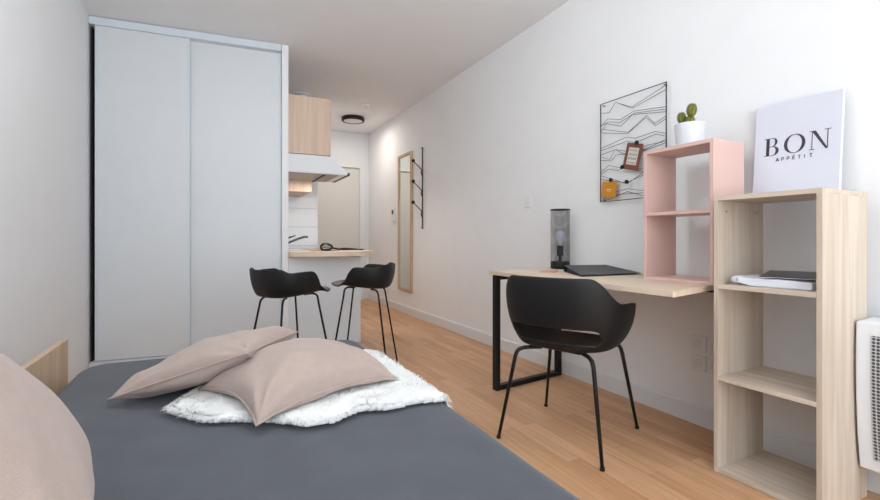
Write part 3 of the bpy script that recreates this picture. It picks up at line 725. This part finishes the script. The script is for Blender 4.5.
# desk chair
dc = thing('desk_chair', 'black plastic shell armchair with slim black metal legs at the desk', 'chair', (1.566, 1.683, 0), math.radians(25))
o = obj('seat_shell', shell_bm(0.205, 0.215, 0, 0.075, 0.330, 0.215, 42, notch=(106, 146), slot=54, seat_dip=0.02, lip=0.03, zoff=0.455, soft=9), M['black'], dc, smooth=True)
finish_shell(o, 0.009)
for sx in (-1, 1):
    for sy in (-1, 1):
        bm = bmesh.new()
        path = smooth_path([(sx * 0.10, sy * 0.10, 0.428), (sx * 0.165, sy * 0.155, 0.430), (sx * 0.193, sy * 0.180, 0.418), (sx * 0.203, sy * 0.190, 0.385)], 4) + [Vector((sx * 0.262, sy * 0.246, 0.006))]
        tube(bm, path, [0.0095] * (len(path) - 1) + [0.0075], 12)
        lg = obj('leg', bm, M['blackmetal'], dc, smooth=True)
        bm = bmesh.new(); lathe(bm, [(0.010, 0), (0.011, 0.008), (0.009, 0.014)], 12, (sx * 0.262, sy * 0.246, 0)); obj('foot_cap', bm, M['black'], lg, smooth=True)
bm = bmesh.new(); tube(bm, [(-0.10, -0.10, 0.426), (0.10, -0.10, 0.426), (0.10, 0.10, 0.426), (-0.10, 0.10, 0.426)], 0.008, 8, closed=True); obj('under_frame', bm, M['blackmetal'], dc)

# bar stools
def make_stool(label, loc, rz):
    s = thing('bar_stool', label, 'bar stool', loc, rz, 'bar stools')
    H0 = 0.625
    o = obj('seat_shell', shell_bm(0.172, 0.180, 0, 0.040, 0.168, 0.140, 82, notch=(114, 134), slot=False, seat_dip=0.015, lip=0.06, zoff=H0, tilt=0.10, soft=26), M['black'], s, smooth=True)
    finish_shell(o, 0.010)
    for sx in (-1, 1):
        for sy in (-1, 1):
            bm = bmesh.new()
            path = smooth_path([(sx * 0.06, sy * 0.07, H0 - 0.026 + sx * 0.006), (sx * 0.10, sy * 0.11, H0 - 0.024 + sx * 0.010), (sx * 0.118, sy * 0.128, H0 - 0.04 + sx * 0.011), (sx * 0.124, sy * 0.134, H0 - 0.07)], 4) + [Vector((sx * 0.205, sy * 0.21, 0.004))]
            tube(bm, path, 0.0066, 10); obj('leg', bm, M['blackmetal'], s, smooth=True)
    return s
s0 = make_stool('black plastic shell bar stool standing before the white wardrobe end', (0.435, 2.96, 0), math.radians(22))
s1_ = s0.copy(); COL.objects.link(s1_)
s1_.location = (1.005, 3.20, 0); s1_.rotation_euler = (0, 0, math.radians(150))
s1_['label'] = 'black plastic shell bar stool nearer the mirror, facing left'
for ch in list(s0.children):
    c = ch.copy(); COL.objects.link(c); c.parent = s1_
    for g in ch.children:
        e = g.copy(); COL.objects.link(e); e.parent = c

# ------------------------------------------------------------------ bed
BX0, BX1, BY0, BY1, BZ = -0.50, 0.705, 0.16, 2.41, 0.42
bed = thing('bed', 'low single bed with an oak side board against the left wall', 'bed', (0, 0, 0))
obj('mattress', B(BX0 + 0.02, BX1 - 0.03, BY0 + 0.02, BY1 - 0.03, 0.205, BZ - 0.03), M['mattress'], bed, bevel=0.04, bseg=4)
obj('bed_base', B(BX0 + 0.03, BX1 - 0.05, BY0 + 0.03, BY1 - 0.05, 0.08, 0.203), M['oak_y'], bed, bevel=0.003)
for x in (BX0 + 0.08, BX1 - 0.10):
    for y in (BY0 + 0.08, BY1 - 0.10): obj('leg', B(x - 0.025, x + 0.025, y - 0.025, y + 0.025, 0, 0.079), M['oak_z'], bed, bevel=0.002)
obj('side_board', B(-0.565, -0.543, BY0, BY1 + 0.0, 0.0, 0.53), M['frame'], bed, bevel=0.002)
# bedspread: rounded slab top + fold down over the edges
def bedspread():
    bm = bmesh.new(); cx, cy = (BX0 + BX1) / 2, (BY0 + BY1) / 2; hx, hy = (BX1 - BX0) / 2, (BY1 - BY0) / 2; NP = 220
    def outline(t, off, rc):
        # rounded rectangle by arc fraction
        L = [2 * (hx - rc), 2 * (hy - rc)]; arc = rc * hp; per = 2 * (L[0] + L[1]) + 4 * arc; s = t * per
        segs = [('l', (hx, -(hy - rc)), (0, 1), L[1]), ('a', (hx - rc, hy - rc), 0, arc), ('l', (hx - rc, hy), (-1, 0), L[0]), ('a', (-(hx - rc), hy - rc), hp, arc),
                ('l', (-hx, hy - rc), (0, -1), L[1]), ('a', (-(hx - rc), -(hy - rc)), PI, arc), ('l', (-(hx - rc), -hy), (1, 0), L[0]), ('a', (hx - rc, -(hy - rc)), 3 * hp, arc)]
        for sg in segs:
            if s <= sg[3] + 1e-9:
                if sg[0] == 'l':
                    p = Vector((sg[1][0] + sg[2][0] * s, sg[1][1] + sg[2][1] * s)); nn = Vector((sg[2][1], -sg[2][0]))
                else:
                    a = sg[2] + s / rc; nn = Vector((math.cos(a), math.sin(a))); p = Vector(sg[1]) + nn * rc
                return p + nn * off, nn
            s -= sg[3]
        return Vector((hx, -(hy - rc))), Vector((1, 0))
    def zt(x, y):
        p = Vector((x * 2.2, y * 1.6, 0.3)); z = noise.noise(p) * 0.007 + noise.noise(p * 3.1) * 0.003
        # long shallow folds running away from the foot of the bed
        z += 0.004 * math.exp(-((x + 0.27 - (y - 1.6) * 0.35) / 0.02) ** 2) * max(0, 1 - abs(y - 1.55) / 0.45)
        z += 0.010 * math.exp(-((x + 0.33 - (y - 1.6) * 0.3) / 0.05) ** 2) * max(0, 1 - abs(y - 1.55) / 0.5)
        return z
    rows = []
    # inner rings shrink the outline towards the centre line
    for q in [0.0, .1, .2, .3, .4, .5, .6, .7, .78, .86, .92, .96]:
        row = []
        for k in range(NP):
            p, nn = outline(k / NP, -0.055, 0.11); p = p * q
            row.append(bm.verts.new((cx + p.x, cy + p.y, BZ + zt(cx + p.x, cy + p.y))))
        rows.append(row)
    for ang in [0, 15, 32, 50, 70, 90]:
        a = math.radians(ang); row = []
        for k in range(NP):
            p, nn = outline(k / NP, -0.055 + 0.055 * math.sin(a), 0.11)
            row.append(bm.verts.new((cx + p.x, cy + p.y, BZ + zt(cx + p.x, cy + p.y) * (1 - ang / 90) - 0.055 * (1 - math.cos(a)))))
        rows.append(row)
    for zz in (0.30, 0.24, 0.18, 0.12, 0.06, 0.03):
        row = []
        for k in range(NP):
            w = (0.365 - zz) / 0.335; left = 1.0
            p, nn = outline(k / NP, 0, 0.11)
            if p.x < -hx + 0.03: left = 0.0
            off = left * w * (0.012 + 0.012 * math.sin(k * 0.62) + 0.006 * math.sin(k * 1.7 + 1))
            p = p + nn * off
            row.append(bm.verts.new((cx + p.x, cy + p.y, zz)))
        rows.append(row)
    for a, b in zip(rows, rows[1:]):
        for k in range(NP): bm.faces.new((a[k], a[(k + 1) % NP], b[(k + 1) % NP], b[k]))
    bmesh.ops.remove_doubles(bm, verts=bm.verts, dist=1e-5)
    return bm
bs = obj('bedspread', bedspread(), M['spread'], smooth=True)
tag(bs, 'smooth dark grey bedspread covering the whole bed', 'bedspread')

# pillows
def pillow_bm(w, h_, t, seed, n=30, under=1.0):
    bm = bmesh.new(); off = Vector((seed * 3.1, seed * 1.7, 0))
    def P(i, j, side):
        u, v = -1 + 2 * i / n, -1 + 2 * j / n
        u = math.sin(u * PI / 2) * 0.55 + u * 0.45; v = math.sin(v * PI / 2) * 0.55 + v * 0.45
        x = w / 2 * u * (1 - 0.10 * (1 - v * v) * abs(u) ** 2); y = h_ / 2 * v * (1 - 0.10 * (1 - u * u) * abs(v) ** 2)
        b = ((1 - u * u) * (1 - v * v)); z = t / 2 * max(0, b) ** 0.42
        # creases that fan in from the corners
        r = math.hypot(1 - abs(u), 1 - abs(v)); a = math.atan2(1 - abs(v), 1 - abs(u))
        cr = 0.016 * math.sin(a * 9 + seed) * math.exp(-r * 2.2) * min(1, r * 5) * (b > 0.001)
        z += cr + (noise.noise(Vector((x * 7, y * 7, side * 2.0)) + off) * 0.016 + noise.noise(Vector((x * 16, y * 16, side * 2.0)) + off) * 0.006) * min(1, b * 6)
        return Vector((x, y, side * max(z, 0.0) * (1 if side > 0 else under)))
    g = {}
    for side in (1, -1):
        for i in range(n + 1):
            for j in range(n + 1):
                edge = i in (0, n) or j in (0, n)
                if edge and side == -1: g[side, i, j] = g[1, i, j]
                else: g[side, i, j] = bm.verts.new(P(i, j, side))
        for i in range(n):
            for j in range(n):
                f = (g[side, i, j], g[side, i + 1, j], g[side, i + 1, j + 1], g[side, i, j + 1])
                bm.faces.new(f if side == 1 else f[::-1])
    border = [P(i, 0, 1) for i in range(n)] + [P(n, j, 1) for j in range(n)] + [P(i, n, 1) for i in range(n, 0, -1)] + [P(0, j, 1) for j in range(n, 0, -1)]
    return bm, border
def pillow(label, loc, rot, w, h_, t, seed, droop=0.0, under=1.0):
    p = bpy.data.objects.new('pillow', None); COL.objects.link(p)
    p.location = loc; p.rotation_euler = rot; p['label'] = label; p['category'] = 'pillow'; p['group'] = 'dusty pink pillows on the bed'
    bm, border = pillow_bm(w, h_, t, seed, under=under)
    bm2 = bmesh.new(); tube(bm2, border, 0.0035, 6, closed=True)
    for b in (bm, bm2):
        for v in b.verts:
            v.co.z -= droop * ((v.co.x / (w / 2)) ** 2 + (v.co.y / (h_ / 2)) ** 2) / 2
    c = obj('cushion', bm, M['pillow'], p, smooth=True)
    md = c.modifiers.new('sub', 'SUBSURF'); md.levels = 1; md.render_levels = 1
    obj('piping', bm2, M['pillow'], p, smooth=True)
    return p
def frame(x, y):
    x = Vector(x).normalized(); n_ = x.cross(Vector(y)).normalized(); y = n_.cross(x)
    return Matrix((x, y, n_)).transposed().to_euler()
pillow('dusty pink pillow lying flat on the white fur throw, nearest the middle of the bed', (0.272, 1.58, 0.508), (math.radians(1), math.radians(-1), math.radians(21)), 0.51, 0.40, 0.19, 1.0, droop=0.050, under=0.5)
pillow('dusty pink pillow propped on the fur-throw pillow, near the wardrobe', (0.015, 1.82, 0.512), frame((0.405, -0.205, 0.15), (0.205, 0.405, -0.03)), 0.46, 0.46, 0.16, 2.3, under=0.75)
pillow('large dusty pink pillow upright against the oak side board, cut by the left edge', (-0.335, 0.83, 0.668), frame((0.24, 0.09, -0.35), (0, 1, -0.22)), 0.52, 0.54, 0.24, 4.1)
pillow('dusty pink pillow lowest in the left foreground corner', (-0.27, 0.42, 0.50), (math.radians(0), math.radians(15), math.radians(-10)), 0.40, 0.36, 0.15, 5.7)

# white fur throw
def in_poly(x, y, P):
    c = False; j = len(P) - 1
    for i in range(len(P)):
        if (P[i][1] > y) != (P[j][1] > y) and x < (P[j][0] - P[i][0]) * (y - P[i][1]) / (P[j][1] - P[i][1]) + P[i][0]: c = not c
        j = i
    return c
FUR = [(-0.13, 1.58), (-0.03, 1.44), (0.06, 1.40), (0.15, 1.35), (0.23, 1.28), (0.31, 1.27), (0.40, 1.32), (0.48, 1.29), (0.58, 1.30), (0.66, 1.28), (0.715, 1.33), (0.72, 1.50), (0.715, 1.72), (0.70, 1.92), (0.63, 2.0), (0.45, 1.98), (0.30, 1.92), (0.10, 1.85), (-0.05, 1.75)]
def top_z(x, y):
    # bedspread's own top with its rounded edge
    dx = x - (BX1 - 0.055)
    return BZ - (0.055 - math.sqrt(max(0, 0.055 ** 2 - dx * dx)) if 0 < dx < 0.055 else (0.055 if dx >= 0.055 else 0))
def edge_dist(x, y):
    m = 9
    for i in range(len(FUR)):
        a = Vector(FUR[i]); b = Vector(FUR[(i + 1) % len(FUR)]); ab = b - a; t = max(0, min(1, (Vector((x, y)) - a).dot(ab) / ab.dot(ab)))
        m = min(m, (a + ab * t - Vector((x, y))).length)
    return m
bm = bmesh.new(); st = 0.008; grid = {}
nx, ny = int(0.90 / st), int(0.80 / st)
for i in range(nx + 1):
    for j in range(ny + 1):
        x, y = -0.16 + i * st, 1.24 + j * st
        if in_poly(x, y, FUR):
            e = min(1, edge_dist(x, y) / 0.03)
            z = top_z(x, y) + 0.014 + 0.016 * math.sqrt(e) + noise.noise(Vector((x * 22, y * 22, 0))) * 0.005
            grid[i, j] = (bm.verts.new((x, y, z)), bm.verts.new((x, y, top_z(x, y) + 0.010)))
cells = set()
for (i, j) in grid:
    if all((i + a, j + b) in grid for a, b in ((1, 0), (0, 1), (1, 1))): cells.add((i, j))
for (i, j) in cells:
    q = [grid[i, j], grid[i + 1, j], grid[i + 1, j + 1], grid[i, j + 1]]
    bm.faces.new([a[0] for a in q]); bm.faces.new([a[1] for a in q][::-1])
    for (di, dj), (a, b) in (((0, -1), (0, 1)), ((1, 0), (1, 2)), ((0, 1), (2, 3)), ((-1, 0), (3, 0))):
        if (i + di, j + dj) not in cells: bm.faces.new((q[a][0], q[a][1], q[b][1], q[b][0]))
# tufts
for k in range(40000):
    x, y = random.uniform(-0.15, 0.74), random.uniform(1.25, 2.02)
    if not in_poly(x, y, FUR): continue
    ed = edge_dist(x, y); e = min(1, ed / 0.03); z = top_z(x, y) + 0.010 + 0.016 * math.sqrt(e)
    if ed > 0.02 and random.random() < 0.9: continue
    a = noise.noise(Vector((x * 5, y * 5, 3))) * 6 + random.uniform(-0.7, 0.7); ln_ = random.uniform(0.010, 0.018)
    d_ = Vector((math.cos(a), math.sin(a), 0.22)) * ln_
    if ed < 0.012:
        out = Vector((x - 0.3, y - 1.62, 0)).normalized(); d_ = (out * 0.8 + Vector((random.uniform(-.5, .5), random.uniform(-.5, .5), 0.0))) * ln_
    w = Vector((-d_.y, d_.x, 0)).normalized() * 0.0020; p = Vector((x, y, z + 0.004))
    mid = p + d_ * 0.5 + Vector((0, 0, 0.004))
    a1, a2, b1, b2, c1 = bm.verts.new(p - w), bm.verts.new(p + w), bm.verts.new(mid - w * 0.7), bm.verts.new(mid + w * 0.7), bm.verts.new(p + d_)
    bm.faces.new((a1, a2, b2, b1)); bm.faces.new((b1, b2, c1))
fur = bpy.data.meshes.new('fur_throw'); bm.to_mesh(fur); bm.free(); fur.materials.append(M['fur'])
for p in fur.polygons: p.use_smooth = True
fo = bpy.data.objects.new('fur_throw', fur); COL.objects.link(fo)
tag(fo, 'white fluffy fur throw spread across the edge of the grey bed under the pillows', 'throw')
